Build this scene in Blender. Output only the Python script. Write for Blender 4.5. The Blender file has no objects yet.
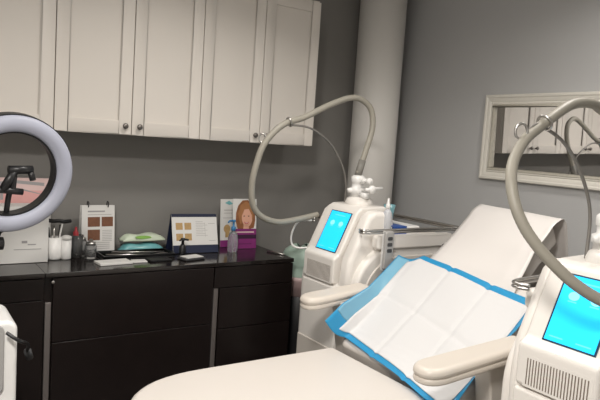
import bpy, bmesh, math, random
from mathutils import Vector, Matrix
random.seed(7)
C = bpy.context.scene.collection
V = Vector
PI = math.pi

# ------------------------------------------------------------------ materials
def mat(name, col, rough=.5, metal=0., noise=0., nscale=8., bump=0., bscale=60., spec=.5, trans=0., emit=0., alpha=1., coat=0.):
    m = bpy.data.materials.new(name); m.use_nodes = True
    nt = m.node_tree; b = nt.nodes['Principled BSDF']
    b.inputs['Base Color'].default_value = (*col, 1)
    b.inputs['Roughness'].default_value = rough
    b.inputs['Metallic'].default_value = metal
    b.inputs['Specular IOR Level'].default_value = spec
    b.inputs['Transmission Weight'].default_value = trans
    b.inputs['Coat Weight'].default_value = coat
    b.inputs['Alpha'].default_value = alpha
    if emit:
        b.inputs['Emission Color'].default_value = (*col, 1); b.inputs['Emission Strength'].default_value = emit
    tc = None
    if noise or bump:
        tc = nt.nodes.new('ShaderNodeTexCoord')
    if noise:
        n = nt.nodes.new('ShaderNodeTexNoise'); n.inputs['Scale'].default_value = nscale; n.inputs['Detail'].default_value = 4
        r = nt.nodes.new('ShaderNodeMapRange'); r.inputs[3].default_value = 1 - noise; r.inputs[4].default_value = 1 + noise
        h = nt.nodes.new('ShaderNodeHueSaturation'); h.inputs['Color'].default_value = (*col, 1)
        nt.links.new(tc.outputs['Object'], n.inputs['Vector']); nt.links.new(n.outputs['Fac'], r.inputs[0])
        nt.links.new(r.outputs[0], h.inputs['Value']); nt.links.new(h.outputs['Color'], b.inputs['Base Color'])
    if bump:
        n = nt.nodes.new('ShaderNodeTexNoise'); n.inputs['Scale'].default_value = bscale; n.inputs['Detail'].default_value = 3
        bp = nt.nodes.new('ShaderNodeBump'); bp.inputs['Strength'].default_value = bump; bp.inputs['Distance'].default_value = .004
        nt.links.new(tc.outputs['Object'], n.inputs['Vector']); nt.links.new(n.outputs['Fac'], bp.inputs['Height'])
        nt.links.new(bp.outputs['Normal'], b.inputs['Normal'])
    return m

M = {}
M['wall_grey'] = mat('grey wall paint', (.52, .52, .518), .75, noise=.03, nscale=3, bump=.15, bscale=180, spec=.2)
M['wall_dark'] = mat('charcoal accent wall paint', (.24, .231, .217), .7, noise=.04, nscale=3, bump=.15, bscale=180, spec=.2)
M['column'] = mat('white painted column', (.80, .775, .735), .55, bump=.1, bscale=120)
M['wall_pale'] = mat('pale wall paint', (.60, .59, .57), .75, noise=.03, nscale=3, bump=.15, bscale=180, spec=.2)
M['ceiling'] = mat('ceiling white', (.72, .71, .69), .8, bump=.2, bscale=90)
M['floor'] = mat('dark floor tile', (.09, .08, .075), .4, noise=.1, nscale=5)
M['cab'] = mat('white shaker paint', (.70, .655, .60), .42, noise=.012, nscale=4)
M['cab_in'] = mat('cabinet carcass', (.40, .37, .34), .6)
M['nickel'] = mat('brushed nickel', (.55, .53, .5), .3, 1)
M['knob'] = mat('dark brushed knob', (.20, .185, .17), .35, .9)
M['steel'] = mat('stainless steel', (.50, .485, .465), .28, 1)
M['wood'] = mat('black brown veneer', (.0115, .008, .0075), .28, noise=.25, nscale=12, spec=.35)
M['wood_top'] = mat('black brown glossy top', (.013, .010, .0095), .13, noise=.2, nscale=14, spec=.5)
M['alu'] = mat('dull aluminium', (.30, .27, .26), .45, .8)
M['vinyl'] = mat('cream vinyl', (.66, .615, .57), .42, noise=.015, nscale=6, bump=.06, bscale=250)
M['arm'] = mat('cream armrest vinyl', (.62, .565, .50), .4, noise=.015, nscale=6, bump=.05, bscale=250)
M['seam'] = mat('vinyl seam shadow gap', (.33, .29, .26), .6)
M['plastic'] = mat('warm white device plastic', (.79, .755, .71), .38, noise=.01, nscale=5, coat=.1)
M['plastic2'] = mat('beige device plastic', (.62, .575, .52), .42, noise=.012, nscale=5)
M['white'] = mat('white plastic', (.80, .79, .77), .35)
M['darkslot'] = mat('dark vent slot', (.17, .135, .108), .6)
M['black'] = mat('black plastic', (.012, .012, .013), .4)
M['rubber'] = mat('grey rubber', (.05, .05, .052), .6)
M['hose'] = mat('grey braided hose', (.30, .28, .235), .5, noise=.05, nscale=30)
M['hosecuff'] = mat('dark hose cuff', (.20, .19, .17), .5)
M['rod'] = mat('grey support rod', (.20, .188, .172), .45, .3)
M['paper'] = mat('white exam paper', (.68, .645, .62), .65, bump=.25, bscale=18)
M['padwhite'] = mat('white absorbent quilt', (.64, .635, .635), .8, bump=.35, bscale=22)
M['silver'] = mat('silver mirror', (.9, .9, .9), .015, 1)
M['frame'] = mat('champagne white mirror frame', (.76, .73, .66), .4, noise=.05, nscale=30)
M['frame2'] = mat('aged bead trim', (.50, .47, .40), .45, noise=.15, nscale=80)
M['screen'] = mat('lit blue touch screen', (.012, .50, .92), .4, emit=1.05)
M['icon'] = mat('pale screen icon', (.22, .66, 1.0), .4, emit=.9)
M['screenline'] = mat('screen caption line', (.10, .56, .97), .4, emit=.9)
M['bezel'] = mat('dark screen bezel', (.02, .05, .09), .3)
M['diffuser'] = mat('ring light diffuser', (.39, .405, .485), .5)
M['page'] = mat('white page', (.70, .69, .665), .6)
M['page_grey'] = mat('printed grey text', (.34, .33, .33), .6)
M['page_line'] = mat('printed pale text', (.47, .455, .44), .6)
M['navy'] = mat('navy card', (.012, .018, .048), .45)
M['brown'] = mat('skin toned photo print', (.18, .075, .038), .5, noise=.35, nscale=60)
M['tan'] = mat('tan photo print', (.46, .30, .13), .5, noise=.25, nscale=60)
M['pink'] = mat('pink print', (.72, .38, .36), .5, noise=.06, nscale=10)
M['palepink'] = mat('pale pink print', (.70, .52, .50), .5)
M['red'] = mat('red plastic', (.42, .03, .04), .4)
M['magenta'] = mat('purple magenta card', (.22, .028, .16), .4)
M['magenta2'] = mat('dark purple band', (.045, .012, .04), .4)
M['skin'] = mat('printed face', (.70, .38, .27), .55)
M['lips'] = mat('printed lips', (.55, .12, .12), .55)
M['hair'] = mat('printed auburn hair', (.25, .095, .035), .55, noise=.35, nscale=45)
M['hair2'] = mat('printed hair highlight', (.36, .16, .06), .55, noise=.2, nscale=45)
M['eyes'] = mat('printed eyes', (.07, .04, .03), .5)
M['green'] = mat('green print', (.30, .58, .12), .5)
M['pouch'] = mat('pale green white film', (.62, .70, .55), .4, bump=.4, bscale=25)
M['teal'] = mat('teal packet film', (.16, .42, .44), .3, noise=.15, nscale=20, bump=.4, bscale=30)
M['mint'] = mat('pale mint liner bag', (.42, .55, .47), .4, noise=.08, nscale=20, bump=.5, bscale=25)
M['pinkbin'] = mat('pale pink basket plastic', (.55, .40, .39), .45)
M['clear'] = mat('clear plastic', (.80, .84, .86), .12, trans=.85)
M['glass'] = mat('clear glass', (.86, .86, .86), .05, trans=.92)
M['bluepump'] = mat('blue pump plastic', (.04, .20, .42), .3)
M['tealmask'] = mat('translucent teal plastic', (.30, .60, .66), .2, trans=.45)
M['packblue'] = mat('deep blue package print', (.03, .09, .33), .35)
M['remote'] = mat('grey handset plastic', (.36, .35, .34), .45)
M['gel'] = mat('gel bottle white', (.66, .67, .70), .25, trans=.3)
M['lampglow'] = mat('lamp diffuser', (1, .94, .87), .5, emit=3)

def film(name, col, tr, mix):
    m = bpy.data.materials.new(name); m.use_nodes = True; nt = m.node_tree
    b = nt.nodes['Principled BSDF']; b.inputs['Base Color'].default_value = (*col, 1); b.inputs['Roughness'].default_value = .35
    t = nt.nodes.new('ShaderNodeBsdfTranslucent'); t.inputs[0].default_value = (*tr, 1)
    x = nt.nodes.new('ShaderNodeMixShader'); x.inputs[0].default_value = mix
    o = nt.nodes['Material Output']
    nt.links.new(b.outputs[0], x.inputs[1]); nt.links.new(t.outputs[0], x.inputs[2]); nt.links.new(x.outputs[0], o.inputs[0])
    return m
M['paper'] = film('white exam paper', (.82, .785, .755), (.80, .76, .73), .16)
M['padpale'] = film('pale blue thin film', (.30, .62, .78), (.30, .66, .82), .4)
M['padblue'] = film('blue plastic backing film', (.05, .42, .74), (.16, .62, .85), .4)

# ------------------------------------------------------------------ helpers
def wloc(o):
    l = V((0, 0, 0))
    while o is not None:
        l += o.location; o = o.parent
    return l

def obj(name, bm, m, parent=None, bevel=0., smooth=None, sub=0, solid=0., seg=3, flat=False):
    """link bm (world coordinates) as ONE mesh object"""
    bmesh.ops.remove_doubles(bm, verts=bm.verts[:], dist=1e-6) if not flat else None
    if not flat: bmesh.ops.recalc_face_normals(bm, faces=bm.faces[:])
    me = bpy.data.meshes.new(name); 
    off = wloc(parent) if parent else V((0, 0, 0))
    if parent is None:
        xs = [v.co for v in bm.verts]
        off = V(((min(p.x for p in xs) + max(p.x for p in xs)) / 2, (min(p.y for p in xs) + max(p.y for p in xs)) / 2, min(p.z for p in xs)))
    bmesh.ops.translate(bm, verts=bm.verts[:], vec=-off)
    bm.to_mesh(me); bm.free()
    for mm in (m if isinstance(m, (list, tuple)) else [m]): me.materials.append(mm)
    o = bpy.data.objects.new(name, me); C.objects.link(o)
    if parent: o.parent = parent
    else: o.location = off
    if sub:
        s = o.modifiers.new('sub', 'SUBSURF'); s.levels = sub; s.render_levels = sub
    if solid:
        s = o.modifiers.new('thick', 'SOLIDIFY'); s.thickness = solid; s.offset = 0
    if bevel:
        b = o.modifiers.new('bev', 'BEVEL'); b.width = bevel; b.segments = seg; b.limit_method = 'ANGLE'; b.angle_limit = .6
    if smooth or (smooth is None and (bevel or sub)):
        for p in me.polygons: p.use_smooth = True
        if bevel and not sub:
            w = o.modifiers.new('wn', 'WEIGHTED_NORMAL'); w.keep_sharp = True
    return o

def empty(name, loc, label, cat, group=None, rz=0):
    o = bpy.data.objects.new(name, None); C.objects.link(o); o.location = loc; o.rotation_euler.z = rz
    o.empty_display_size = .1
    return tag(o, label, cat, group)
def tag(o, label, cat, group=None, kind=None):
    o['label'] = label; o['category'] = cat
    if group: o['group'] = group
    if kind: o['kind'] = kind
    return o
def struct(o):
    o['kind'] = 'structure'; return o

def bx(bm, x0, x1, y0, y1, z0, z1):
    vs = [bm.verts.new((x, y, z)) for z in (z0, z1) for y in (y0, y1) for x in (x0, x1)]
    for f in ((0, 2, 3, 1), (4, 5, 7, 6), (0, 1, 5, 4), (2, 6, 7, 3), (0, 4, 6, 2), (1, 3, 7, 5)):
        bm.faces.new([vs[i] for i in f])
    return bm
def B(*a):
    return bx(bmesh.new(), *a)

def spline(pts, n=8, closed=False):
    pts = [V(p) for p in pts]; out = []; k = len(pts)
    rng = range(k if closed else k - 1)
    for i in rng:
        if closed: a, b, c, d = pts[(i - 1) % k], pts[i], pts[(i + 1) % k], pts[(i + 2) % k]
        else: a, b, c, d = pts[max(i - 1, 0)], pts[i], pts[i + 1], pts[min(i + 2, k - 1)]
        for j in range(n):
            t = j / n
            out.append(.5 * ((2 * b) + (c - a) * t + (2 * a - 5 * b + 4 * c - d) * t * t + (3 * b - a - 3 * c + d) * t ** 3))
    if not closed: out.append(pts[-1])
    return out

def tube(pts, r, seg=12, bm=None, closed=False, n=8, smooth=True, rib=0.):
    bm = bm or bmesh.new()
    P = spline(pts, n, closed) if smooth else [V(p) for p in pts]
    rings = []; K = len(P); up = None
    for i, p in enumerate(P):
        t = (P[(i + 1) % K] - P[i - 1]) if closed else (P[min(i + 1, K - 1)] - P[max(i - 1, 0)])
        t = t.normalized() if t.length > 1e-9 else V((0, 0, 1))
        if up is None:
            up = V((0, 0, 1)) if abs(t.z) < .9 else V((1, 0, 0))
        a = t.cross(up).normalized(); up = a.cross(t).normalized()
        rr = (r(i / (K - 1)) if callable(r) else r) * (1 + (rib if i % 2 else 0))
        rings.append([bm.verts.new(p + a * math.cos(2 * PI * s / seg) * rr + up * math.sin(2 * PI * s / seg) * rr) for s in range(seg)])
    for i in range(K if closed else K - 1):
        A, Bq = rings[i], rings[(i + 1) % K]
        for s in range(seg):
            bm.faces.new((A[s], A[(s + 1) % seg], Bq[(s + 1) % seg], Bq[s]))
    if not closed:
        bm.faces.new(rings[0][::-1]); bm.faces.new(rings[-1])
    return bm

def lathe(prof, c, seg=24, bm=None, axis='z'):
    """prof list of (r, h)"""
    bm = bm or bmesh.new(); rings = []
    for r, h in prof:
        ring = []
        for s in range(seg):
            a = 2 * PI * s / seg; u, w = r * math.cos(a), r * math.sin(a)
            p = {'z': (u, w, h), 'x': (h, u, w), 'y': (u, h, w)}[axis]
            ring.append(bm.verts.new(V(c) + V(p)))
        rings.append(ring)
    for A, Bq in zip(rings, rings[1:]):
        for s in range(seg): bm.faces.new((A[s], A[(s + 1) % seg], Bq[(s + 1) % seg], Bq[s]))
    bm.faces.new(rings[0][::-1]); bm.faces.new(rings[-1])
    return bm

def prism(out, lo, hi, plane='xz', bm=None):
    """extrude an outline: plane xz -> along y, xy -> along z, yz -> along x"""
    bm = bm or bmesh.new()
    def P(a, b, h): return {'xz': (a, h, b), 'xy': (a, b, h), 'yz': (h, a, b)}[plane]
    A = [bm.verts.new(P(a, b, lo)) for a, b in out]; D = [bm.verts.new(P(a, b, hi)) for a, b in out]
    n = len(out)
    for i in range(n): bm.faces.new((A[i], A[(i + 1) % n], D[(i + 1) % n], D[i]))
    bm.faces.new(A[::-1]); bm.faces.new(D)
    return bm

def rrect(x0, x1, z0, z1, r, n=5):
    """rounded rectangle; r a number or four corner radii (x0z0, x1z0, x1z1, x0z1)"""
    if not isinstance(r, (tuple, list)): r = (r,) * 4
    out = []
    for (cx, cz, a0, rr) in ((x0, z0, PI, r[0]), (x1, z0, 1.5 * PI, r[1]), (x1, z1, 0, r[2]), (x0, z1, .5 * PI, r[3])):
        px = cx + (rr if cx == x0 else -rr); pz = cz + (rr if cz == z0 else -rr)
        for i in range(n + 1):
            a = a0 + .5 * PI * i / n
            out.append((px + rr * math.cos(a), pz + rr * math.sin(a)))
    return out

def grid(P, bm=None):
    """P[i][j] points -> quads"""
    bm = bm or bmesh.new()
    vs = [[bm.verts.new(p) for p in row] for row in P]
    for i in range(len(P) - 1):
        for j in range(len(P[0]) - 1):
            bm.faces.new((vs[i][j], vs[i][j + 1], vs[i + 1][j + 1], vs[i + 1][j]))
    return bm

def card(name, parent, org, right, up, w, h, th, base, pieces, mats):
    """thin printed board: box plus printed shapes in its surface, one mesh; org = bottom-left front corner; pieces = (polygon, mat index, layer)"""
    R = V(right).normalized(); U = V(up).normalized(); N = R.cross(U); org = V(org)
    bm = bmesh.new()
    def P(u, v, d): return org + R * u + U * v + N * d
    q = [(0, 0), (w, 0), (w, h), (0, h)]
    A = [bm.verts.new(P(u, v, 0)) for u, v in q]; D = [bm.verts.new(P(u, v, -th)) for u, v in q]
    bm.faces.new(A); bm.faces.new(D[::-1])
    for i in range(4): bm.faces.new((A[i], D[i], D[(i + 1) % 4], A[(i + 1) % 4]))
    for poly, mi, lay in pieces:
        f = bm.faces.new([bm.verts.new(P(u * w, v * h, .0006 * lay)) for u, v in poly]); f.material_index = mi
    return obj(name, bm, [base] + mats, parent, flat=True)
def rect(u0, v0, u1, v1): return [(u0, v0), (u1, v0), (u1, v1), (u0, v1)]
def oval(cu, cv, ru, rv, n=20): return [(cu + ru * math.cos(2 * PI * i / n), cv + rv * math.sin(2 * PI * i / n)) for i in range(n)]

# ------------------------------------------------------------------ the room
XR, YB, ZC = 3.08, 3.44, 2.62
XL, YF = -1.25, -1.3
struct(obj('floor', B(XL - .1, XR + .1, YF - .1, YB + .1, -.1, 0), M['floor']))
struct(obj('ceiling', B(XL - .1, XR + .1, YF - .1, YB + .1, ZC, ZC + .1), M['ceiling']))
struct(obj('wall_back', B(XL - .1, XR + .1, YB, YB + .1, 0, ZC), M['wall_dark']))
struct(obj('wall_right', B(XR, XR + .1, YF - .1, YB, 0, ZC), M['wall_grey']))
struct(obj('wall_left', B(XL - .1, XL, YF - .1, YB, 0, ZC), M['wall_pale']))
struct(obj('wall_front', B(XL, XR, YF - .1, YF, 0, ZC), M['wall_pale']))
struct(obj('baseboard_right', B(XR - .014, XR, YF, YB, 0, .1), M['cab'], bevel=.004))
struct(obj('baseboard_back', B(XL, XR - .014, YB - .014, YB, 0, .1), M['cab'], bevel=.004))
struct(obj('column', lathe([(.158, 0), (.158, ZC)], (2.79, 3.275, 0), 64), M['column']))
for p in bpy.data.objects['column'].data.polygons: p.use_smooth = len(p.vertices) == 4

# recessed ceiling lights
LAMPS = []
def downlight(x, y, label):
    t = empty('ceiling_light', (x, y, ZC - .02), label, 'ceiling light', 'recessed ceiling lights')
    obj('trim_ring', lathe([(.20, ZC - .014), (.235, ZC - .014), (.24, ZC - .001), (.20, ZC - .001)], (x, y, 0), 32), M['white'], t, smooth=True)
    obj('lamp_diffuser', lathe([(.198, ZC - .008), (.198, ZC - .002)], (x, y, 0), 32), M['lampglow'], t)

# ------------------------------------------------------------------ wall cabinets
CY, CZ0, CZ1, DW = 3.12, 1.428, 2.29, .379
def wall_cabinet(x0, label):
    t = empty('wall_cabinet', (x0 + DW, (CY + YB) / 2, CZ0), label, 'wall cabinet', 'white wall cabinets above the dark drawers')
    obj('carcass', B(x0 + .001, x0 + 2 * DW - .001, CY + .021, YB - .001, CZ0 - .004, CZ1 + .012), M['cab'], t, bevel=.002)
    for k in range(2):
        a, b = x0 + k * DW + .0022, x0 + (k + 1) * DW - .0022
        s = .062
        bm = bmesh.new()
        bx(bm, a, a + s, CY, CY + .02, CZ0, CZ1); bx(bm, b - s, b, CY, CY + .02, CZ0, CZ1)
        bx(bm, a + s, b - s, CY, CY + .02, CZ0, CZ0 + s + .006); bx(bm, a + s, b - s, CY, CY + .02, CZ1 - s, CZ1)
        bx(bm, a + s - .004, b - s + .004, CY + .011, CY + .018, CZ0 + s, CZ1 - s + .004)
        d = obj('door', bm, M['cab'], t, bevel=.0018, seg=2)
        kx = b - .035 if k == 0 else a + .035
        obj('knob', lathe([(.006, 0), (.006, -.012), (.011, -.014), (.0145, -.019), (.0145, -.024), (.010, -.029), (.003, -.030)], (kx, CY, CZ0 + .042), 16, axis='y'), M['knob'], d, smooth=True)
    return t
wall_cabinet(.656 - 2 * DW, 'leftmost white wall cabinet, cut by the picture edge above the ring light')
wall_cabinet(.656, 'white two-door wall cabinet between the other two cabinets')
wall_cabinet(.656 + 2 * DW, 'rightmost white wall cabinet, at the end beside the column')

# ------------------------------------------------------------------ dark drawer units
FY, TZ = 2.932, .772
def drawer_unit(x0, x1, rows, label, strip=None, lock=None):
    t = empty('drawer_unit', ((x0 + x1) / 2, (FY + YB) / 2, 0), label, 'drawer cabinet', 'black brown drawer units along the back wall')
    obj('carcass', B(x0 + .001, x1 - .001, FY + .02, YB - .016, .0, TZ - .022), M['wood'], t)
    obj('cabinet_top', B(x0 + .0005, x1 - .0005, FY - .004, YB - .015, TZ - .022, TZ), M['wood_top'], t, bevel=.002)
    for i, (a, b) in enumerate(rows):
        xa = x0 + .003; xb = x1 - .003
        if strip and a < .6: xa += .034
        d = obj('drawer_front', B(xa, xb, FY, FY + .019, a + .002, b - .002), M['wood'], t, bevel=.0025)
        if lock and i == 0:
            obj('lock', lathe([(.008, 0), (.008, -.004), (.005, -.006)], (lock, FY, .728), 16, axis='y'), M['nickel'], d, smooth=True)
    if strip:
        o = obj('pull_strip', B(x0 + .004, x0 + .031, FY + .006, FY + .019, .08, .63), M['alu'], t, bevel=.003); o['label'] = 'upright dull aluminium pull strip'
    return t
drawer_unit(-.35, .598, [(.645, .748), (.06, .645)], 'leftmost black brown drawer unit, behind the ring light stand')
drawer_unit(.598, 1.458, [(.437, .748), (.06, .437)], 'wide middle black brown drawer unit with a small lock at its corner', True, .633)
drawer_unit(1.458, 1.965, [(.63, .748), (.40, .63), (.06, .40)], 'narrow black brown drawer unit at the right end by the waste bag', True)

# ------------------------------------------------------------------ mirror on the right wall
def mirror():
    y1, y0, z0, z1 = 2.555, 1.35, 1.297, 1.812
    t = empty('wall_mirror', (XR, (y0 + y1) / 2, z0), 'long mirror in a moulded off-white frame on the grey wall', 'mirror')
    def ring(a, b, d0, d1, bm):      # frame band between insets a and b, depth d0..d1
        for (ya, yb, za, zb) in ((y0 + a, y1 - a, z0 + a, z0 + b), (y0 + a, y1 - a, z1 - b, z1 - a), (y0 + a, y0 + b, z0 + b, z1 - b), (y1 - b, y1 - a, z0 + b, z1 - b)):
            bx(bm, XR - d1, XR - d0, ya, yb, za, zb)
        return bm
    bm = bmesh.new(); prof = [(0, .001), (0, .024), (.005, .031), (.016, .032), (.023, .027), (.028, .028), (.040, .023), (.046, .019), (.052, .024), (.060, .022), (.060, .001)]
    loops = [[bm.verts.new((XR - d, yy, zz)) for yy, zz in ((y0 + a, z0 + a), (y1 - a, z0 + a), (y1 - a, z1 - a), (y0 + a, z1 - a))] for a, d in prof]
    for A, D in zip(loops, loops[1:] + loops[:1]):
        for k in range(4): bm.faces.new((A[k], A[(k + 1) % 4], D[(k + 1) % 4], D[k]))
    obj('mirror_frame', bm, M['frame'], t, bevel=.0015, seg=2)
    bm = ring(.058, .074, .001, .026, bmesh.new())
    o = obj('bead_trim', bm, M['frame2'], t, bevel=.003); o['label'] = 'narrow darker beaded inner trim'
    za, zc = z0 + .066, z1 - .066
    obj('mirror_glass', prism([(XR - .004, za), (XR - .001, za), (XR - .001, zc), (XR - .0118, zc)], y0 + .066, y1 - .066, 'xz'), M['silver'], t)   # hangs leaning forward a little
mirror()

# ------------------------------------------------------------------ treatment chair
SZ = .55
BC = 1.765
PROF = [(1.60, .55), (1.71, .562), (1.88, .695), (2.1, .885), (2.22, .973), (2.46, 1.192)]
def zb(x):
    if x <= PROF[0][0]: return SZ
    for (a, za), (b, z2) in zip(PROF, PROF[1:]):
        if x <= b: return za + (z2 - za) * (x - a) / (b - a)
    return PROF[-1][1]
def zs(x):                                     # the same profile, rounded
    return sum(zb(x + d) for d in (-.06, -.03, 0, .03, .06)) / 5
chair = empty('treatment_chair', (1.5, BC, 0), 'cream reclining treatment chair with two armrests, between the two machines', 'treatment chair')
# seat: rounded foot end
def seat_outline():
    out = []
    hw, xe, xt = .352, 1.02, .635
    for i in range(25):
        a = PI / 2 + PI * i / 24
        ca, sa = math.cos(a), math.sin(a)
        e = 2 / 2.35
        out.append((xe + (xe - xt) * math.copysign(abs(ca) ** e, ca), BC + hw * math.copysign(abs(sa) ** e, sa)))
    out += [(1.66, BC - hw), (1.66, BC + hw)]
    return out
obj('seat', prism(seat_outline(), SZ - .11, SZ, 'xy'), M['vinyl'], chair, bevel=.028, seg=5)
o_ = obj('seat_piping', prism([(BC and x * 1.0, y) for x, y in seat_outline()], SZ - .135, SZ - .108, 'xy'), M['arm'], chair, bevel=.008)
# backrest and headrest: swept slabs
def slab(xs, half, th, y0=BC, off=0., skew=0., shift=0.):
    P = []
    for x in xs:
        dz = (zs(x + .01) - zs(x - .01)) / .02; n = V((-dz, 0, 1)).normalized()
        hw = half(x)
        P.append((V((x, 0, zs(x))) + n * off, n, hw))
    bm = bmesh.new(); rings = []
    for p, n, hw in P:
        ring = []
        for (s, k) in ((-1, 1), (1, 1), (1, 0), (-1, 0)):
            q = p - n * (0 if k else th); ring.append(bm.verts.new((q.x + skew * s * hw + shift, y0 + s * hw, q.z)))
        rings.append(ring)
    for A, D in zip(rings, rings[1:]):
        for i in range(4): bm.faces.new((A[i], A[(i + 1) % 4], D[(i + 1) % 4], D[i]))
    bm.faces.new(rings[0][::-1]); bm.faces.new(rings[-1])
    return bm
obj('backrest', slab([1.69, 1.75, 1.8, 1.9, 2.0, 2.08, 2.15], lambda x: .345 if x < 2.05 else .345 - (x - 2.05) * .6, .10), M['vinyl'], chair, bevel=.022, seg=4)
obj('headrest', slab([2.25, 2.29, 2.32, 2.40, 2.455], lambda x: .235, .09, 1.79, off=-.012, skew=.2, shift=-.035), M['vinyl'], chair, bevel=.02, seg=4)
def armrest(x0, x1, y, name):
    z1, z0, h = .752, .697, .060
    out = []
    for i in range(13):
        a = PI / 2 + PI * i / 12
        out.append((x0 + .075 + .075 * math.cos(a), y + h * math.copysign(abs(math.sin(a)) ** .8, math.sin(a))))
    out += [(x1, y - h * .9), (x1, y + h * .9)]
    def tilt(bm):
        for v in bm.verts: v.co.z += .012 + (.085 if y > BC else .055) * (v.co.x - x0)
        return bm
    a = obj('armrest', tilt(prism(out, z0 + .016, z1, 'xy')), M['arm'], chair, bevel=.02, seg=5)
    ins = [(x0 + (x - x0) * .99 + .002, y + (yy - y) * .975) for x, yy in out]
    obj('armrest_base', tilt(prism(ins, z0, z0 + .022, 'xy')), M['arm'], a, bevel=.008)
    yi = y + (-.05 if y > BC else .05)
    obj('arm_bracket', prism([(x1 - .2, z0 + .04), (x1 - .12, z0 + .04), (x1 - .05, .47), (x1 - .15, .47)], min(y, yi) - .012, max(y, yi) + .012, 'xz'), M['plastic2'], a, bevel=.008)
armrest(1.53, 1.90, 2.195, 'left'); armrest(1.398, 1.93, 1.335, 'right')
obj('underframe', B(1.0, 1.75, BC - .24, BC + .24, .36, SZ - .135), M['plastic2'], chair, bevel=.03)
obj('pedestal', B(1.12, 1.62, BC - .17, BC + .17, .10, .37), M['plastic2'], chair, bevel=.04)
obj('base_plate', B(.95, 1.85, BC - .27, BC + .27, .0, .10), M['plastic2'], chair, bevel=.03)

# exam paper over backrest and headrest
def exam_paper():
    prof = []
    xs = [1.98 + .02 * i for i in range(24)]
    for x in xs:
        if x > 2.455: break
        dz = (zs(x + .01) - zs(x - .01)) / .02; n = V((-dz, 0, 1)).normalized()
        prof.append(V((x, 0, zs(x))) + n * (.005 + .013 * min(1, max(0, (x - 2.1) / .08))))
    prof += [V((2.466, 0, 1.196)), V((2.482, 0, 1.196)), V((2.497, 0, 1.184)), V((2.51, 0, 1.15)), V((2.525, 0, 1.08)), V((2.545, 0, .99)), V((2.565, 0, .90)), V((2.58, 0, .82))]
    P = []
    n = len(prof)
    for i, p in enumerate(prof):
        row = []
        for j in range(25):
            u = j / 24; y = 1.525 + .525 * u
            q = p.copy(); q.y = y
            k = i / (n - 1); q.x += ((y - 1.79) * .2 - .035) * min(1, max(0, (p.x - 2.1) / .2))
            q.z += .0025 * math.sin(u * 9 + k * 5) * (1 if k < .7 else .3)
            if k < .7 and (u < .09 or u > .93): q.z -= .008
            if k > .78: q.x += .012 * math.sin(u * 11 + 1) * (k - .78) / .22
            row.append(q)
        P.append(row)
    o = obj('exam_paper', grid(P), M['paper'], solid=.0012, smooth=True)
    tag(o, 'white exam paper sheet draped over the headrest of the treatment chair', 'paper sheet')
exam_paper()

# blue bordered underpad
def underpad():
    L = [(1.60, 2.11, .672), (1.70, 2.116, .742), (1.85, 2.128, .80), (2.0, 2.185, .862), (2.10, 2.205, .925)]
    Rr = [(1.575, 1.39, .46), (1.68, 1.395, .585), (1.82, 1.395, .72), (1.95, 1.39, .80), (2.05, 1.385, .885)]
    def at(a, t):
        f = t * (len(a) - 1); i = min(int(f), len(a) - 2); return V(a[i]).lerp(V(a[i + 1]), f - i)
    NU, NV = 96, 60
    def pt(u, v, lift=0.):                    # u 0 = left (far), 1 = right (near); v 0 = front, 1 = top
        a, b = .10, .93
        uu = min(max((u - a) / (b - a), 0), 1)
        y = 2.085 + (1.425 - 2.085) * uu
        xf = 1.70 + (1.575 - 1.70) * uu + .018 * math.sin(uu * PI)
        xt = 2.15 + (2.085 - 2.15) * uu
        x = xf + (xt - xf) * v
        z = zs(x) + .021 + .004 * math.sin(9 * v + 5 * u) * math.sin(7 * u + 2) + .010 * max(0, math.sin(u * 3 + v * 8)) * (1 - v) * v
        for cu in (.36, .66): z -= .006 * math.exp(-((u - cu) / .014) ** 2)      # fold creases
        z -= .006 * math.exp(-((v - .52) / .02) ** 2)
        bed = V((x, y, z))
        if u < a:
            k = (a - u) / a; return bed.lerp(at(L, v), k) + V((0, 0, -.02 * math.sin(k * PI) + lift))
        if u > b:
            k = (u - b) / (1 - b); return bed.lerp(at(Rr, v), k) + V((0, 0, lift))
        return bed + V((0, 0, lift))
    t = obj('underpad', grid([[pt(u / NU, v / NV) for u in range(NU + 1)] for v in range(NV + 1)]), M['padblue'], solid=.001, smooth=True)
    tag(t, 'disposable underpad with bright blue border spread over the chair seat and back', 'underpad')
    iu0, iu1, iv0, iv1 = .05, .955, .055, .945
    P = [[pt(iu0 + (iu1 - iu0) * u / NU, iv0 + (iv1 - iv0) * v / NV, .004) for u in range(NU + 1)] for v in range(NV + 1)]
    o = obj('absorbent_layer', grid(P), M['padwhite'], t, solid=.003, smooth=True); o['label'] = 'white quilted absorbent middle'
    P = [[pt(.004 + .048 * u / 8, .16 + .82 * v / NV, .0025) for u in range(9)] for v in range(NV + 1)]
    o = obj('film_flap', grid(P), M['padpale'], t, solid=.0008, smooth=True); o['label'] = 'paler see-through film at the far side'
underpad()

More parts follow.
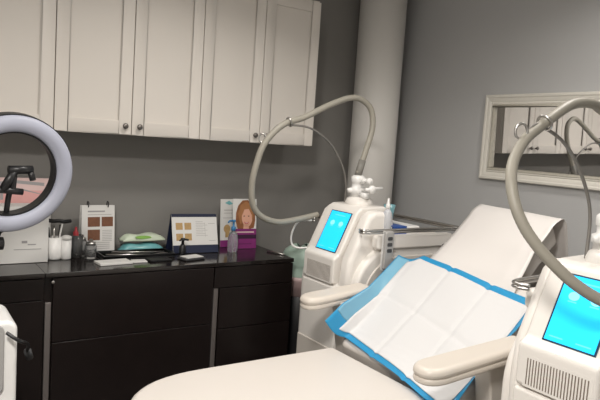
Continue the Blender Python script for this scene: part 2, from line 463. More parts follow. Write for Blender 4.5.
# ------------------------------------------------------------------ cooling machines
def machine(x0, y0, label, hose_pts, rod_pts, flip):
    t = empty('cooling_machine', (x0 + .3, y0, 0), label, 'treatment machine', 'white body cooling machines beside the chair')
    X = lambda x: x0 + x
    def ext(out, a, b): return prism([(X(x), z) for x, z in out], y0 + a, y0 + b, 'xz')
    # castor base
    base = obj('base', prism(rrect(X(-.02), X(.66), y0 - .24, y0 + .24, .08), .09, .16, 'xy'), M['plastic2'], t, bevel=.02)
    for sx in (.06, .58):
        for sy in (-.18, .18):
            w = obj('castor', lathe([(.045, -.02), (.05, -.014), (.05, .014), (.045, .02)], (X(sx), y0 + sy, .05), 24, axis='y'), M['rubber'], t, smooth=True)
            obj('fork', B(X(sx) - .02, X(sx) + .02, y0 + sy - .027, y0 + sy + .027, .075, .095), M['steel'], w, bevel=.004)
    # lower body with front door panels
    obj('body', ext([(.005, .16), (.64, .16), (.64, .95), (.22, .95), (.22, .755), (.005, .755)], -.17, .17), M['plastic'], t, bevel=.02, seg=4)
    obj('front_panel', ext([(-.012, .20), (.02, .20), (.02, .742), (-.012, .742)], -.155, .155), M['plastic'], t, bevel=.012)
    obj('kick_panel', ext([(-.017, .16), (.02, .16), (.02, .43), (-.017, .43)], -.157, .157), M['plastic2'], t, bevel=.006)
    # head that carries the screen: slanted front
    head = [(-.012, .75), (-.012, .862), (-.012, .882), (.018, .898), (.118, 1.112), (.150, 1.137), (.30, 1.142), (.36, 1.11), (.38, 1.0), (.38, .75)]
    obj('head', ext(head, -.112, .152), M['plastic'], t, bevel=.012, seg=3)
    # recessed vent face below the screen shelf
    v = obj('vent_grille', ext([(-.0124, .752), (.01, .752), (.01, .850), (-.0124, .850)], -.10, .122), M['plastic'], t)
    bm = bmesh.new()
    for i in range(21):
        yy = y0 - .088 + i * .0098
        bx(bm, X(-.0130), X(-.0118), yy, yy + .0036, .760, .842)
    obj('vent_slots', bm, M['darkslot'], v)
    # screen on the slanted face
    sl = math.hypot(.10, .214); U = V((.10, 0, .214)); R = V((0, -1, 0))
    org = V((X(.018), y0 + .085, .898)) + U.normalized() * .004 + R.cross(U.normalized()) * .003
    obj_b = card('screen_bezel', t, org + V((0, .006, 0)), R, U, .172, .222, .008, M['bezel'], [], [])
    pcs = []
    for cu in (.28, .72):
        pcs += [(oval(cu, .70, .11, .065), 1, 1), (rect(cu - .09, .605, cu + .09, .625), 2, 1)]
    pcs += [(rect(.08, .055, .36, .075), 2, 1), (rect(.62, .055, .92, .075), 2, 1), (rect(.25, .90, .78, .925), 2, 1)]
    s = card('touch_screen', t, org + U.normalized() * .005 + R.cross(U.normalized()) * .0012, R, U, .160, .212, .003, M['screen'], pcs, [M['icon'], M['screenline']])
    s['label'] = 'lit bright blue touch screen'
    # rounded side shells, one each side
    for sgn in (-1, 1):
        a, b = sorted((sgn * (.115 if sgn < 0 else .152), sgn * .195))
        shell = [(.03, .50), (.012, .75), (.024, .88), (.128, 1.10), (.165, 1.128), (.25, 1.126), (.285, 1.05), (.30, .96), (.30, .50)]
        obj('side_shell', ext(shell, a, b), M['plastic'], t, bevel=.028, seg=5)
        a, b = sorted((sgn * .165, sgn * .236))
        sp = obj('side_panel', ext(rrect(.035, .645, .22, .955, (.05, .06, .05, .24), 10), a, b), M['plastic'], t, bevel=.02, seg=4)
        a, b = sorted((sgn * .22, sgn * .243))
        obj('side_inset', ext(rrect(.085, .63, .28, .905, (.05, .05, .04, .22), 10), a, b), M['plastic2'], sp, bevel=.006)
        a, b = sorted((sgn * .21, sgn * .252))
        obj('tray_ledge', ext(rrect(.14, .68, .945, 1.015, .02), a * 1.0, b), M['plastic'], t, bevel=.01)
        a, b = sorted((sgn * .250, sgn * .256))
        l = obj('latch', ext(rrect(.60, .63, .935, .96, .008), a, b), M['black'], t, bevel=.003)
    obj('tray_deck', B(X(.30), X(.68), y0 - .215, y0 + .215, .95, 1.0), M['plastic2'], t, bevel=.01)
    # steel tray rail: two stacked bars running round the back half
    bm = bmesh.new()
    for z in (1.034, 1.046):
        tube([(X(.075), y0 - .19, z - .006), (X(.08), y0 - .25, z - .003), (X(.40), y0 - .262, z), (X(.69), y0 - .26, z), (X(.715), y0 - .235, z), (X(.715), y0 + .235, z), (X(.69), y0 + .26, z), (X(.40), y0 + .262, z), (X(.08), y0 + .25, z - .003), (X(.075), y0 + .19, z - .006)], .0062, 10, bm, n=6)
    o = obj('tray_rail', bm, M['steel'], t, smooth=True); o['label'] = 'double stainless steel tray rail'
    # hose cap and connector on top
    obj('hose_cap', lathe([(.074, 1.11), (.074, 1.150), (.066, 1.170), (.05, 1.178)], (X(.235), y0 + .025, 0), 28), M['plastic'], t, smooth=True)
    c = obj('hose_connector', lathe([(.040, 1.165), (.040, 1.195), (.046, 1.198), (.046, 1.222), (.033, 1.228), (.033, 1.25), (.038, 1.254), (.038, 1.282), (.026, 1.292)], (X(.235), y0 + .045, 0), 20), M['white'], t, smooth=True)
    bm = bmesh.new()
    tube([(X(.235), y0 + .04, 1.215), (X(.235), y0 - .07, 1.225)], .011, 10, bm, smooth=False)
    lathe([(.02, -.085), (.022, -.08), (.022, -.066), (.015, -.062)], (X(.235), y0, 1.226), 14, bm, axis='y')
    tube([(X(.235), y0 + .03, 1.25), (X(.21), y0 - .03, 1.262), (X(.20), y0 - .05, 1.272)], .008, 10, bm, smooth=False)
    tube([(X(.17), y0 + .045, 1.212), (X(.30), y0 + .045, 1.212)], .012, 10, bm, smooth=False)
    tube([(X(.235), y0 + .03, 1.268), (X(.235), y0 - .045, 1.268)], .012, 10, bm, smooth=False)
    lathe([(.015, -.06), (.018, -.055), (.018, -.04), (.012, -.036)], (X(.235), y0, 1.268), 14, bm, axis='y')
    tube([(X(.225), y0 - .05, 1.19), (X(.225), y0 + .0, 1.19)], .016, 10, bm, smooth=False)
    tube([(X(.19), y0 - .075, 1.225), (X(.30), y0 - .075, 1.235)], .009, 10, bm, smooth=False)
    obj('valve', bm, M['white'], c, smooth=True)
    # hose
    h = obj('hose', tube(hose_pts, .0158, 16, n=10, rib=.03), M['hose'], t, smooth=True); h['label'] = 'looped grey ribbed applicator hose'
    obj('hose_cuff', tube([V(hose_pts[0]) + V((0, 0, -.012)), V(hose_pts[0]).lerp(V(hose_pts[1]), .55)], 0.0195, 16, smooth=False), M['hosecuff'], h, smooth=True)
    # support rod and its two rings
    r = obj('support_rod', tube(rod_pts, .0055, 10), M['rod'], t, smooth=True)
    tip = V(rod_pts[-1])
    hp = spline(hose_pts, 10)
    near = min(range(len(hp)), key=lambda i: (hp[i] - tip).length)
    # one ring round the hose, one open hook ring beside it
    c0 = hp[near - 1]; tg = (hp[near] - hp[near - 2]).normalized()
    a = tg.cross(V((0, 1, 0))).normalized(); b = a.cross(tg)
    obj('hose_ring', tube([c0 + a * math.cos(q * PI / 8) * .0225 + b * math.sin(q * PI / 8) * .0225 for q in range(16)], .0042, 8, closed=True, n=2), M['steel'], r, smooth=True)
    c1 = hp[near + 12] + V((-.011, .007, .024))
    obj('hose_ring', tube([c1 + V((.8 * math.cos(q * PI / 8) * .017, -.6 * math.cos(q * PI / 8) * .017, math.sin(q * PI / 8) * .022)) for q in range(16)], .0042, 8, closed=True, n=2), M['steel'], r, smooth=True)
    obj('ring_link', tube([tip, hp[near + 5] + V((0, 0, .018)), c1 + V((.004, 0, -.020))], .0042, 8), M['rod'], r, smooth=True)
    # spare lead loop at the far side
    if not flip: obj('lead_loop', tube([(X(.06), y0 + .20, 1.03), (X(.0), y0 + .235, 1.02), (X(-.03), y0 + .25, .96), (X(-.03), y0 + .25, .90), (X(.0), y0 + .235, .875), (X(.06), y0 + .20, .88)], .0055, 8), M['white'], t, smooth=True)
    return t

XA, YA = 1.85, 2.50
hoseA = [(2.084, 2.55, 1.30), (2.136, 2.56, 1.429), (2.178, 2.571, 1.55), (2.168, 2.582, 1.646), (2.109, 2.592, 1.694), (2.035, 2.603, 1.698), (1.914, 2.614, 1.651), (1.769, 2.624, 1.577), (1.646, 2.635, 1.528), (1.554, 2.646, 1.432), (1.517, 2.656, 1.32), (1.506, 2.667, 1.219), (1.525, 2.678, 1.117), (1.588, 2.688, 1.054), (1.693, 2.699, 1.024), (1.806, 2.709, 1.032), (1.95, 2.705, 1.06)]
rodA = [(2.063, 2.62, 1.13), (2.064, 2.62, 1.232), (2.027, 2.62, 1.34), (1.936, 2.62, 1.453), (1.802, 2.62, 1.523), (1.672, 2.632, 1.530)]
machine(XA, YA, 'white cooling machine with blue screen at the far side of the chair, by the column', hoseA, rodA, False)
XB2, YB2 = 1.63, .99
hoseB = [(1.864, 1.04, 1.30), (1.915, 1.052, 1.42), (1.99, 1.10, 1.53), (2.01, 1.13, 1.59), (1.96, 1.16, 1.622), (1.90, 1.15, 1.634), (1.82, 1.145, 1.631), (1.745, 1.135, 1.615), (1.672, 1.131, 1.581), (1.601, 1.129, 1.541), (1.532, 1.126, 1.498), (1.467, 1.108, 1.438), (1.427, 1.08, 1.383), (1.415, 1.05, 1.318), (1.425, 1.02, 1.259), (1.45, .984, 1.205), (1.48, .948, 1.161), (1.515, .913, 1.122), (1.57, .872, 1.085), (1.63, .825, 1.062), (1.70, .79, 1.05)]
rodB = [(1.85, 1.09, 1.12), (1.868, 1.10, 1.262), (1.85, 1.113, 1.357), (1.79, 1.125, 1.45), (1.715, 1.13, 1.508), (1.62, 1.128, 1.540)]
machine(XB2, YB2, 'white cooling machine with blue screen nearest the camera, cut by the right edge', hoseB, rodB, True)

# things on machine A's tray
o = obj('treatment_package', prism(rrect(2.17, 2.37, 2.34, 2.56, .012), 1.001, 1.043, 'xy'), M['white'], bevel=.006)
tag(o, 'white and blue package lying in the far machine tray', 'package')
obj('printed_band', B(2.172, 2.27, 2.339, 2.45, 1.003, 1.0445), M['packblue'], o)
gb = empty('gel_bottle', (2.10, 2.30, 1.0), 'pale slim bottle standing at the corner of the far machine tray', 'bottle')
obj('bottle_body', lathe([(.022, 1.016), (.024, 1.03), (.024, 1.10), (.02, 1.125), (.011, 1.14)], (2.10, 2.31, 0), 20), M['gel'], gb, smooth=True)
obj('nozzle', lathe([(.011, 1.14), (.012, 1.16), (.006, 1.175), (.004, 1.195)], (2.10, 2.31, 0), 16), M['white'], gb, smooth=True)
obj('bottle_base', B(2.066, 2.134, 2.285, 2.335, 1.0, 1.018), M['white'], gb, bevel=.004)
mk = empty('plastic_cup', (2.2, 2.37, 1.043), 'translucent teal cup standing on the package in the far tray', 'cup')
obj('cup_wall', lathe([(.016, 1.0445), (.024, 1.10), (.032, 1.15), (.030, 1.15), (.022, 1.10), (.014, 1.050)], (2.21, 2.42, 0), 20), M['tealmask'], mk, smooth=True)
hs = empty('handset', (2.05, 2.235, .88), 'grey button handset hanging on the far machine tray rail', 'handset')
obj('handset_body', prism(rrect(2.02, 2.075, .850, 1.040, .012), 2.218, 2.236, 'xz'), M['remote'], hs, bevel=.005)
for z in (1.005, .975, .945):
    obj('button', prism(rrect(2.032, 2.063, z - .009, z + .009, .006), 2.2155, 2.2185, 'xz'), M['rubber'], hs, bevel=.001)
obj('handset_back', prism(rrect(2.014, 2.081, .843, 1.045, .012), 2.2362, 2.2385, 'xz'), M['white'], hs)

# ------------------------------------------------------------------ ring light
def ring_light():
    c = V((.366, 2.40, 1.268)); n = V((.17, -.95, -.17)).normalized()
    base = V((.335, 2.52, 0))
    t = empty('ring_light', base, 'large unlit ring light on a stand, cut by the left edge of the picture', 'ring light')
    a = n.cross(V((0, 0, 1))).normalized(); b = a.cross(n).normalized()
    if b.z < 0: b = -b
    def ringmesh(prof):
        bm = bmesh.new(); S = 72; rings = []
        for s in range(S):
            q = 2 * PI * s / S; d = a * math.cos(q) + b * math.sin(q)
            rings.append([bm.verts.new(c + d * r + n * h) for r, h in prof])
        k = len(prof)
        for s in range(S):
            A, D = rings[s], rings[(s + 1) % S]
            for i in range(k): bm.faces.new((A[i], A[(i + 1) % k], D[(i + 1) % k], D[i]))
        return bm
    obj('ring_housing', ringmesh([(.150, -.030), (.150, .012), (.159, .012), (.159, -.004), (.211, -.004), (.211, .010), (.218, .010), (.218, -.030)]), M['black'], t, smooth=False)
    obj('diffuser', ringmesh([(.157, .004), (.157, .020), (.165, .030), (.185, .035), (.206, .030), (.214, .020), (.214, .004)]), M['diffuser'], t, smooth=True)
    # clamp bar, phone holder
    lo = c - b * .160 - n * .02
    obj('holder_arm', tube([lo, c - b * .09 - n * .01, c - b * .045 + n * .012], .010, 10), M['black'], t, smooth=True)
    ph = obj('phone_clamp', tube([c - b * .05 + n * .02, c + b * .0 + n * .025], .012, 10), M['black'], t, smooth=True)
    bm = bmesh.new()
    A_ = a if a.x > 0 else -a
    tube([c - A_ * .02 + b * .020 + n * .025, c + A_ * .062 + b * .022 + n * .025], .0155, 10, bm, smooth=False)
    tube([c + A_ * .055 + b * .022 + n * .02, c + A_ * .060 - b * .012 + n * .045], .011, 10, bm, smooth=False)
    tube([c + A_ * .0 + b * .015 + n * .025, c - A_ * .035 - b * .055 + n * .025], .015, 10, bm, smooth=False)
    tube([c - A_ * .06 - b * .052 + n * .025, c + A_ * .035 - b * .062 + n * .025], .012, 10, bm, smooth=False)
    obj('clamp_jaw', bm, M['black'], ph, smooth=True)
    bot = c - b * .215 - n * .02
    obj('tilt_knob', lathe([(.012, -.03), (.024, -.028), (.024, .0), (.012, .004)], (bot.x - .005, bot.y - .0, bot.z - .055), 18, axis='x'), M['black'], t, smooth=True)
    obj('stand_pole', tube([bot, V((base.x, base.y, bot.z - .08)), V((base.x, base.y, .55)), V((base.x, base.y, .05))], .0095, 12, n=6), M['black'], t, smooth=True)
    for q in (90, 205, 335):
        d = V((math.cos(math.radians(q)), math.sin(math.radians(q)), 0))
        obj('leg', tube([V((base.x, base.y, .42)), V((base.x, base.y, .0)) + d * .27 + V((0, 0, .012))], .009, 10, smooth=False), M['black'], t, smooth=True)
ring_light()

# white trolley below the ring light
def trolley():
    t = empty('equipment_trolley', (.17, 2.215, 0), 'low white trolley with grey front at the left edge, below the ring light', 'trolley')
    obj('cabinet_body', prism(rrect(-.02, .350, .12, .815, (.02, .02, .035, .035), 6), 2.1, 2.33, 'xz'), M['white'], t, bevel=.015)
    obj('grey_panel', prism(rrect(-.01, .308, .58, .805, .02), 2.088, 2.0985, 'xz'), M['remote'], t, bevel=.004)
    obj('knob', lathe([(.018, 0), (.018, -.012), (.012, -.016)], (.306, 2.1, .53), 18, axis='y'), M['nickel'], t, smooth=True)
    for sx in (.05, .29):
        for sy in (2.15, 2.28):
            obj('castor', lathe([(.045, -.015), (.055, -.01), (.055, .01), (.045, .015)], (sx, sy, .055), 20, axis='y'), M['rubber'], t, smooth=True)
    o = obj('column_post', B(.03, .27, 2.14, 2.29, .10, .13), M['rubber'], t)
trolley()
cb = obj('power_lead', tube([(.312, 2.075, .785), (.345, 2.06, .76), (.375, 2.10, .735), (.40, 2.2, .69), (.43, 2.38, .61)], .006, 8), M['black'], smooth=True)
tag(cb, 'short black power lead with plug hanging beside the white trolley', 'cable')
obj('plug', tube([(.43, 2.38, .61), (.442, 2.40, .575)], .014, 10, smooth=False), M['rubber'], cb, smooth=True)

# ------------------------------------------------------------------ things on the drawer units
T = TZ
wb = empty('storage_box', (.45, 3.25, T), 'white cardboard box on the dark top behind the ring light', 'box')
obj('box_body', B(.30, .657, 3.17, 3.31, T + .001, 1.035), M['page'], wb, bevel=.003)
obj('box_lid', B(.298, .6585, 3.168, 3.312, 1.0, 1.052), M['page'], wb, bevel=.003)
bm = bmesh.new(); bx(bm, .535, .56, 3.1685, 3.1695, .872, .884); bx(bm, .562, .60, 3.1685, 3.1695, .862, .867); bx(bm, .50, .625, 3.1685, 3.1695, .84, .843)
obj('box_print', bm, M['page_grey'], wb)
pl = card('pink_poster', None, (.36, 3.352, T + .002), (1, 0, 0), (0, .05, 1), .345, .40, .004, M['palepink'],
     [(rect(0, .55, 1, .84), 1, 1), (rect(0, .0, 1, .62), 2, 1), ([(.1, .93), (.5, .97), (.9, .94), (.9, .90), (.5, .93), (.1, .89)], 3, 2), ([(.35, .90), (.6, .86), (.85, .80), (.85, .79), (.6, .84), (.35, .88)], 3, 2), (rect(.3, .72, .34, .8), 3, 2)],
     [M['pink'], M['page'], M['page_grey']])
tag(pl, 'pink printed poster standing behind the white box, seen through the ring', 'poster')

cup = empty('pen_cup', (.725, 3.24, T), 'white cup of dark pens just right of the white box', 'cup')
obj('cup_body', lathe([(.033, T + .001), (.036, T + .01), (.037, T + .115), (.034, T + .115), (.033, T + .012)], (.700, 3.24, 0), 28), M['white'], cup, smooth=True)
for i, (dx, dy, m_, tx) in enumerate(((-.012, .0, 'black', -.018), (.0, .012, 'nickel', .0), (.012, -.004, 'black', .014), (.004, -.012, 'page', .03))):
    p = obj('pen', tube([(.70 + dx, 3.24 + dy, T + .018), (.70 + dx + tx, 3.24 + dy, T + .165 + .006 * i)], .0045, 8, smooth=False), M[m_], smooth=True)
    tag(p, ['black pen leaning left in the white pen cup', 'silver pen standing in the white pen cup', 'black pen leaning right in the white pen cup', 'white pen standing tilted in the white pen cup'][i], 'pen', 'pens in the white cup')
c2 = empty('brush_pot', (.755, 3.24, T), 'narrow white pot between the pen cup and the glass tumbler', 'pot')
obj('pot_body', lathe([(.022, T + .001), (.024, T + .006), (.025, T + .10), (.022, T + .10), (.021, T + .012)], (.756, 3.225, 0), 24), M['white'], c2, smooth=True)
obj('pot_lid', lathe([(.0255, T + .1005), (.0255, T + .118), (.012, T + .124)], (.756, 3.225, 0), 24), M['page'], c2, smooth=True)
sg = obj('hand_tool', tube([(.66, 3.26, T + .200), (.69, 3.24, T + .196), (.72, 3.235, T + .198), (.745, 3.235, T + .193), (.78, 3.26, T + .192)], .010, 10), M['black'], smooth=True)
tag(sg, 'long black tool lying across the pens in the white cup', 'tool')
g = empty('glass_tumbler', (.81, 3.25, T), 'clear glass tumbler holding a red stick, beside the pen cup', 'glass')
obj('glass_wall', lathe([(.026, T + .001), (.031, T + .12), (.029, T + .12), (.024, T + .006)], (.815, 3.25, 0), 24), M['glass'], g, smooth=True)
rs = empty('stick_wand', (.815, 3.25, T + .008), 'red topped stick standing in the clear glass tumbler', 'stick')
obj('stick', tube([(.815, 3.25, T + .009), (.806, 3.245, T + .1)], .006, 10, smooth=False), M['page'], rs, smooth=True)
obj('cap', lathe([(.011, T + .098), (.014, T + .108), (.014, T + .135), (.007, T + .143), (.005, T + .162)], (.806, 3.245, 0), 16), M['red'], rs, smooth=True)
for i, (x, y, h, r, lb) in enumerate(((.875, 3.21, .085, .030, 'clear lidded jar in front of the page calendar'), (.846, 3.27, .10, .024, 'clear lidded jar behind, beside the glass tumbler'))):
    j = empty('glass_jar', (x, y, T), lb, 'jar', 'clear jars beside the pen cup')
    obj('jar_body', lathe([(r * .9, T + .001), (r, T + .008), (r, T + h * .8), (r * .8, T + h * .9), (r * .72, T + h * .9), (r * .92, T + h * .78), (r * .92, T + .012)], (x, y, 0), 24), M['glass'], j, smooth=True)
    obj('jar_lid', lathe([(r * .85, T + h * .9), (r * .85, T + h), (r * .4, T + h + .004), (.008, T + h + .018)], (x, y, 0), 20), M['nickel'], j, smooth=True)

# page calendar
cal = empty('page_calendar', (.945, 3.33, T), 'white page calendar with three brown photos and wire clips', 'calendar')
pc = [(rect(.18, .56, .55, .76), 1, 1), (rect(.60, .56, .95, .76), 1, 1), (rect(.18, .28, .55, .50), 1, 1), (rect(.18, .86, .7, .89), 2, 1), (rect(.18, .80, .9, .815), 3, 1)]
pc += [(rect(.62, .47 - i * .035, .92, .485 - i * .035), 3, 1) for i in range(7)] + [(rect(.18, .22 - i * .04, .85, .235 - i * .04), 3, 1) for i in range(4)]
card('page', cal, (.852, 3.30, T + .004), (.99, .05, 0), (0, .10, 1), .178, .262, .006, M['page'], pc, [M['brown'], M['page_grey'], M['page_line']])
card('stand_back', cal, (1.028, 3.40, T + .004), (-.99, -.02, 0), (0, -.13, 1), .175, .26, .004, M['page'], [], [])
for dx in (.035, .14):
    obj('clip', tube([(.852 + dx, 3.325, T + .255), (.852 + dx, 3.32, T + .278), (.852 + dx, 3.345, T + .283), (.852 + dx, 3.352, T + .258)], .0028, 6), M['black'], cal, smooth=True)

# tray with instruments and cards
tr = empty('instrument_tray', (1.10, 3.24, T), 'black shallow tray of instruments in front of the packets', 'tray')
bm = B(.92, 1.31, 3.13, 3.285, T + .001, T + .010); bx(bm, .92, 1.31, 3.13, 3.138, T + .01, T + .024); bx(bm, .92, 1.31, 3.277, 3.285, T + .01, T + .024); bx(bm, .92, .928, 3.138, 3.277, T + .01, T + .024); bx(bm, 1.302, 1.31, 3.138, 3.277, T + .01, T + .024)
obj('tray_shell', bm, M['black'], tr, bevel=.002)
for i, (a, b_, lb) in enumerate((((.95, 3.20), (1.18, 3.16), 'steel instrument at the front left of the black tray'), ((1.0, 3.26), (1.28, 3.215), 'steel instrument lying across the black tray'), ((1.20, 3.155), (1.285, 3.185), 'steel instrument at the front right of the black tray'))):
    o = obj('instrument', tube([(a[0], a[1], T + .0165), (b_[0], b_[1], T + .0165)], .0055, 8, smooth=False), M['steel'], smooth=True)
    tag(o, lb, 'instrument', 'steel instruments in the black tray')
def packet(name, x0, x1, y0, y1, z, h, m_, label, cat, puff=.5):
    P = []
    for i in range(19):
        row = []
        for j in range(13):
            u, v = i / 18, j / 12
            e = (1 - abs(2 * u - 1) ** 4) * (1 - abs(2 * v - 1) ** 4)
            zz = z + h * .2 + h * .8 * e * (1 + .3 * math.sin(u * 7 + v * 3) * puff + .25 * math.sin(u * 13) * puff - .35 * puff * math.exp(-((u - .45) / .2) ** 2))
            row.append((x0 + (x1 - x0) * u + .006 * math.sin(v * 9), y0 + (y1 - y0) * v + .006 * math.sin(u * 8), zz))
        P.append(row)
    bm = grid(P)
    r = bmesh.ops.extrude_face_region(bm, geom=bm.faces[:])
    for v in r['geom']:
        if isinstance(v, bmesh.types.BMVert): v.co.z = z
    o = obj(name, bm, m_, smooth=True); tag(o, label, cat); return o
packet('teal_packet', 1.07, 1.315, 3.30, 3.395, T + .001, .052, M['teal'], 'flat teal film packet lying under the green white pouch', 'packet', .3)
po = packet('wipes_pouch', 1.075, 1.32, 3.305, 3.40, T + .063, .04, M['pouch'], 'puffy green white wipes pouch on top of the teal packet', 'pouch', .35)
gl = [(1.19 + .045 * math.cos(2 * PI * i / 16), 3.283 - .0, T + .086 + .008 * math.sin(2 * PI * i / 16)) for i in range(16)]
bm = bmesh.new(); prism([(x, z) for x, _, z in gl], 3.30, 3.315, 'xz', bm); obj('green_print', bm, M['green'], po)
for i, (x, y, w, d, rz, h, m_, lb) in enumerate(((.90, 3.03, .17, .09, .10, .012, 'page', 'white card pack at the front edge, leftmost of the loose cards'), (1.035, 3.035, .075, .06, -.10, .007, 'page', 'white slim card beside the leftmost card pack'), (1.145, 3.04, .12, .07, .06, .010, 'black', 'black flat case between the white cards and the tray'))):
    bm = B(-w / 2, w / 2, -d / 2, d / 2, 0, h); bmesh.ops.rotate(bm, verts=bm.verts[:], matrix=Matrix.Rotation(rz, 3, 'Z')); bmesh.ops.translate(bm, verts=bm.verts[:], vec=(x + .05, y + .03, T + .0008))
    o = obj('card_pack', bm, M[m_], bevel=.002); tag(o, lb, 'card pack', 'cards on the dark drawer top')
bm = B(-.065, .065, -.04, .04, 0, .012); bmesh.ops.rotate(bm, verts=bm.verts[:], matrix=Matrix.Rotation(.25, 3, 'Z')); bmesh.ops.translate(bm, verts=bm.verts[:], vec=(1.375, 3.06, T + .0008))
nb = obj('calculator', bm, M['rubber'], bevel=.004); tag(nb, 'small grey calculator in front of the desk flip calendar', 'calculator')
bm = B(-.05, .058, -.034, .034, .0125, .016); bmesh.ops.rotate(bm, verts=bm.verts[:], matrix=Matrix.Rotation(.25, 3, 'Z')); bmesh.ops.translate(bm, verts=bm.verts[:], vec=(1.375, 3.06, T + .0008))
obj('pale_face', bm, M['page'], nb)

# desk flip calendar
fc = empty('flip_calendar', (1.47, 3.27, T), 'landscape flip chart with navy header and four small photos', 'desk calendar')
pc = [(rect(0, .93, 1, 1), 1, 1), (rect(.0, .0, 1, .20), 1, 1)]
for cu in (.08, .27):
    for cv in (.60, .32): pc.append((rect(cu, cv, cu + .15, cv + .18), 2, 1))
pc += [(rect(.52, .80 - i * .045, .52 + .16 + .05 * (i % 3), .812 - i * .045), 3, 1) for i in range(9)] + [(rect(.72, .40, .725, .78), 4, 1), (rect(.80, .75, .95, .765), 3, 1), (rect(.80, .30, .95, .315), 3, 1)]
card('front_page', fc, (1.335, 3.215, T + .004), (.997, -.07, 0), (0, .26, 1), .272, .222, .006, M['page'], pc, [M['navy'], M['tan'], M['page_line'], M['page_grey']])
card('back_board', fc, (1.61, 3.325, T + .004), (-.997, .07, 0), (0, -.24, 1), .272, .221, .006, M['navy'], [], [])
obj('base_board', prism([(1.335, 3.222), (1.606, 3.203), (1.61, 3.335), (1.34, 3.355)], T + .0005, T + .004, 'xy'), M['navy'], fc)
# dark little bottle with pump in front of it
db = empty('spray_bottle', (1.365, 3.16, T), 'small dark spray bottle in front of the flip chart corner', 'bottle')
obj('bottle_body', lathe([(.016, T + .001), (.018, T + .01), (.018, T + .055), (.008, T + .068)], (1.365, 3.16, 0), 18), M['black'], db, smooth=True)
bm = lathe([(.008, T + .068), (.008, T + .085), (.012, T + .087), (.012, T + .10)], (1.365, 3.16, 0), 14); tube([(1.365, 3.16, T + .095), (1.395, 3.15, T + .09)], .006, 8, bm, smooth=False); tube([(1.365, 3.16, T + .098), (1.345, 3.16, T + .085)], .005, 8, bm, smooth=False)
obj('spray_head', bm, M['black'], db, smooth=True)

# leaflet and portrait brochure
lf = card('leaflet', None, (1.690, 3.345, T + .002), (.995, -.02, 0), (0, .08, 1), .115, .295, .004, M['page'],
     [(rect(0, 0, 1, .14), 1, 1), ([(.25, .92), (.5, .97), (.75, .90), (.5, .88)], 2, 1), (rect(.2, .76, .8, .78), 3, 1), (rect(.2, .70, .7, .715), 3, 1), (rect(.15, .60, .85, .615), 3, 1), (oval(.4, .38, .2, .09), 4, 1), (rect(.3, .2, .55, .33), 4, 2)],
     [M['magenta'], M['teal'], M['page_line'], M['tan']])
tag(lf, 'narrow white leaflet standing left of the portrait brochure', 'leaflet')
pf = card('portrait_brochure', None, (1.740, 3.275, T + .002), (.995, -.10, 0), (0, .09, 1), .156, .305, .005, M['page'],
     [(rect(0, 0, 1, .40), 1, 1), (rect(0, .20, 1, .28), 2, 2), (rect(.1, .32, .9, .345), 3, 2), (rect(.2, .09, .8, .10), 2, 2),
      ([(.20, .40), (.12, .55), (.13, .72), (.22, .87), (.40, .97), (.62, .98), (.82, .90), (.93, .76), (.95, .58), (.90, .42), (.75, .40)], 4, 2),
      (oval(.60, .635, .23, .20), 6, 3), ([(.44, .40), (.68, .40), (.66, .52), (.46, .52)], 6, 3),
      ([(.30, .50), (.22, .70), (.32, .88), (.55, .95), (.76, .88), (.86, .70), (.82, .52), (.79, .68), (.66, .80), (.48, .79), (.37, .66), (.36, .50)], 5, 4),
      (oval(.47, .655, .035, .010, 10), 7, 5), (oval(.66, .655, .035, .010, 10), 7, 5), ([(.46, .545), (.57, .525), (.68, .545), (.63, .505), (.57, .495), (.51, .505)], 8, 5), ([(.49, .538), (.57, .522), (.65, .538), (.57, .512)], 0, 6)],
     [M['magenta'], M['magenta2'], M['palepink'], M['hair'], M['hair2'], M['skin'], M['eyes'], M['lips']])
tag(pf, 'purple brochure with a portrait of a smiling person with auburn hair', 'brochure')
pb = empty('sanitizer_bottle', (1.725, 3.215, T), 'clear pump bottle with blue top in front of the portrait brochure', 'pump bottle')
obj('bottle_body', lathe([(.026, T + .001), (.030, T + .008), (.030, T + .085), (.024, T + .11), (.011, T + .122), (.011, T + .13)], (1.70, 3.20, 0), 24), M['clear'], pb, smooth=True)
bm = lathe([(.014, T + .128), (.014, T + .150), (.006, T + .153), (.006, T + .178), (.011, T + .180), (.011, T + .192)], (1.70, 3.20, 0), 18)
tube([(1.70, 3.20, T + .186), (1.668, 3.195, T + .186), (1.66, 3.193, T + .176)], .0055, 8, bm, smooth=False)
o = obj('pump', bm, M['bluepump'], pb, smooth=True); o['label'] = 'blue pump top'
pp = obj('stylus', tube([(1.905, 3.14, T + .006), (1.955, 3.02, T + .006)], .005, 8, smooth=False), M['nickel'], smooth=True)
tag(pp, 'single silver pen lying at the right end of the dark top', 'pen')

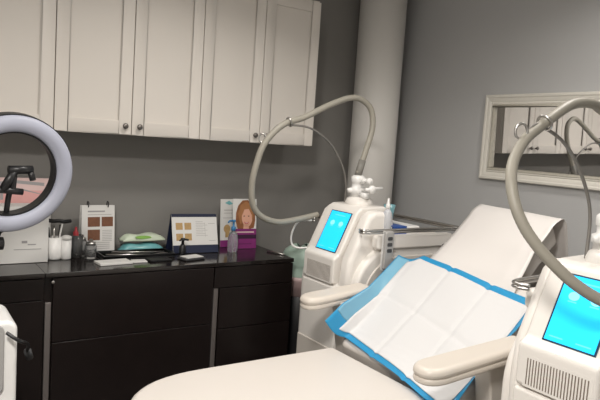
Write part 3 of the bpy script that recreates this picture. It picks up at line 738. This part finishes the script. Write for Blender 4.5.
# waste bin with mint liner between drawers and machine
bn = empty('waste_basket', (2.13, 3.07, 0), 'pale pink basket with a mint liner bag between drawer unit and machine', 'waste basket')
obj('basket', lathe([(.10, .001), (.105, .01), (.128, .52), (.12, .53), (.098, .02)], (2.135, 3.10, 0), 32), M['black'], bn, smooth=True)
o = obj('basket_rim', lathe([(.129, .515), (.136, .60), (.143, .61), (.143, .635), (.134, .635), (.127, .60), (.121, .53)], (2.135, 3.10, 0), 32), M['pinkbin'], bn, smooth=True); o['label'] = 'pale pink upper rim'
P = []
for i in range(9):
    row = []
    for s in range(33):
        q = 2 * PI * s / 32; k = i / 8
        r = .118 + .012 * math.sin(q * 7 + i) - .03 * max(0, k - .5) * 2
        r = .118 + .008 * math.sin(q * 7 + i * .8) if k < .6 else .118 - (k - .6) * .22 + .006 * math.sin(q * 5 + i)
        row.append((2.135 + r * math.cos(q), 3.10 + r * math.sin(q), .56 + .25 * math.sin(k * PI / 2) + .012 * math.sin(q * 3 + 1)))
    P.append(row)
o = obj('liner_bag', grid(P), M['mint'], bn, smooth=True, solid=.001); o['label'] = 'bunched pale mint plastic liner bag'

# ------------------------------------------------------------------ light
def area(name, loc, size, power, col, spread=180, rot=(0, 0, 0)):
    l = bpy.data.lights.new(name, 'AREA'); l.shape = 'DISK'; l.size = size; l.energy = power; l.color = col; l.spread = math.radians(spread)
    o = bpy.data.objects.new(name, l); C.objects.link(o); o.location = loc; o.rotation_euler = rot; return o
WARM = (1, .955, .90)
for (x, y, p, sp, lb) in ((-.25, .35, 100, 180, 'recessed ceiling light above the near left of the room'), (2.3, 1.3, 13, 150, 'recessed ceiling light above the far right of the treatment chair'), (1.2, 2.0, 17, 140, 'recessed ceiling light in front of the wall cabinets')):
    downlight(x, y, lb); area('downlight_lamp', (x, y, ZC - .03), .45 if x < 0 else .3, p, WARM, sp)
w = bpy.data.worlds.new('World'); bpy.context.scene.world = w; w.use_nodes = True
w.node_tree.nodes['Background'].inputs[0].default_value = (.5, .48, .45, 1); w.node_tree.nodes['Background'].inputs[1].default_value = .05

# ------------------------------------------------------------------ camera
pitch, roll, yaw, fpx = .0947, .0664, .5940, 613.
f = V((math.sin(yaw) * math.cos(pitch), math.cos(yaw) * math.cos(pitch), -math.sin(pitch)))
r = V((math.cos(yaw), -math.sin(yaw), 0)); u = r.cross(f)
r2 = r * math.cos(roll) + u * math.sin(roll); u2 = -r * math.sin(roll) + u * math.cos(roll)
cam = bpy.data.cameras.new('camera'); co = bpy.data.objects.new('camera', cam); C.objects.link(co)
m3 = Matrix((r2, u2, -f)).transposed()
co.matrix_world = Matrix.Translation((0, 0, 1.45)) @ m3.to_4x4()
cam.sensor_width = 36; cam.lens = fpx / 600 * 36; cam.clip_start = .05
S = bpy.context.scene; S.camera = co
S.view_settings.view_transform = 'Standard'; S.view_settings.look = 'None'; S.view_settings.gamma = 1; S.view_settings.exposure = -.27
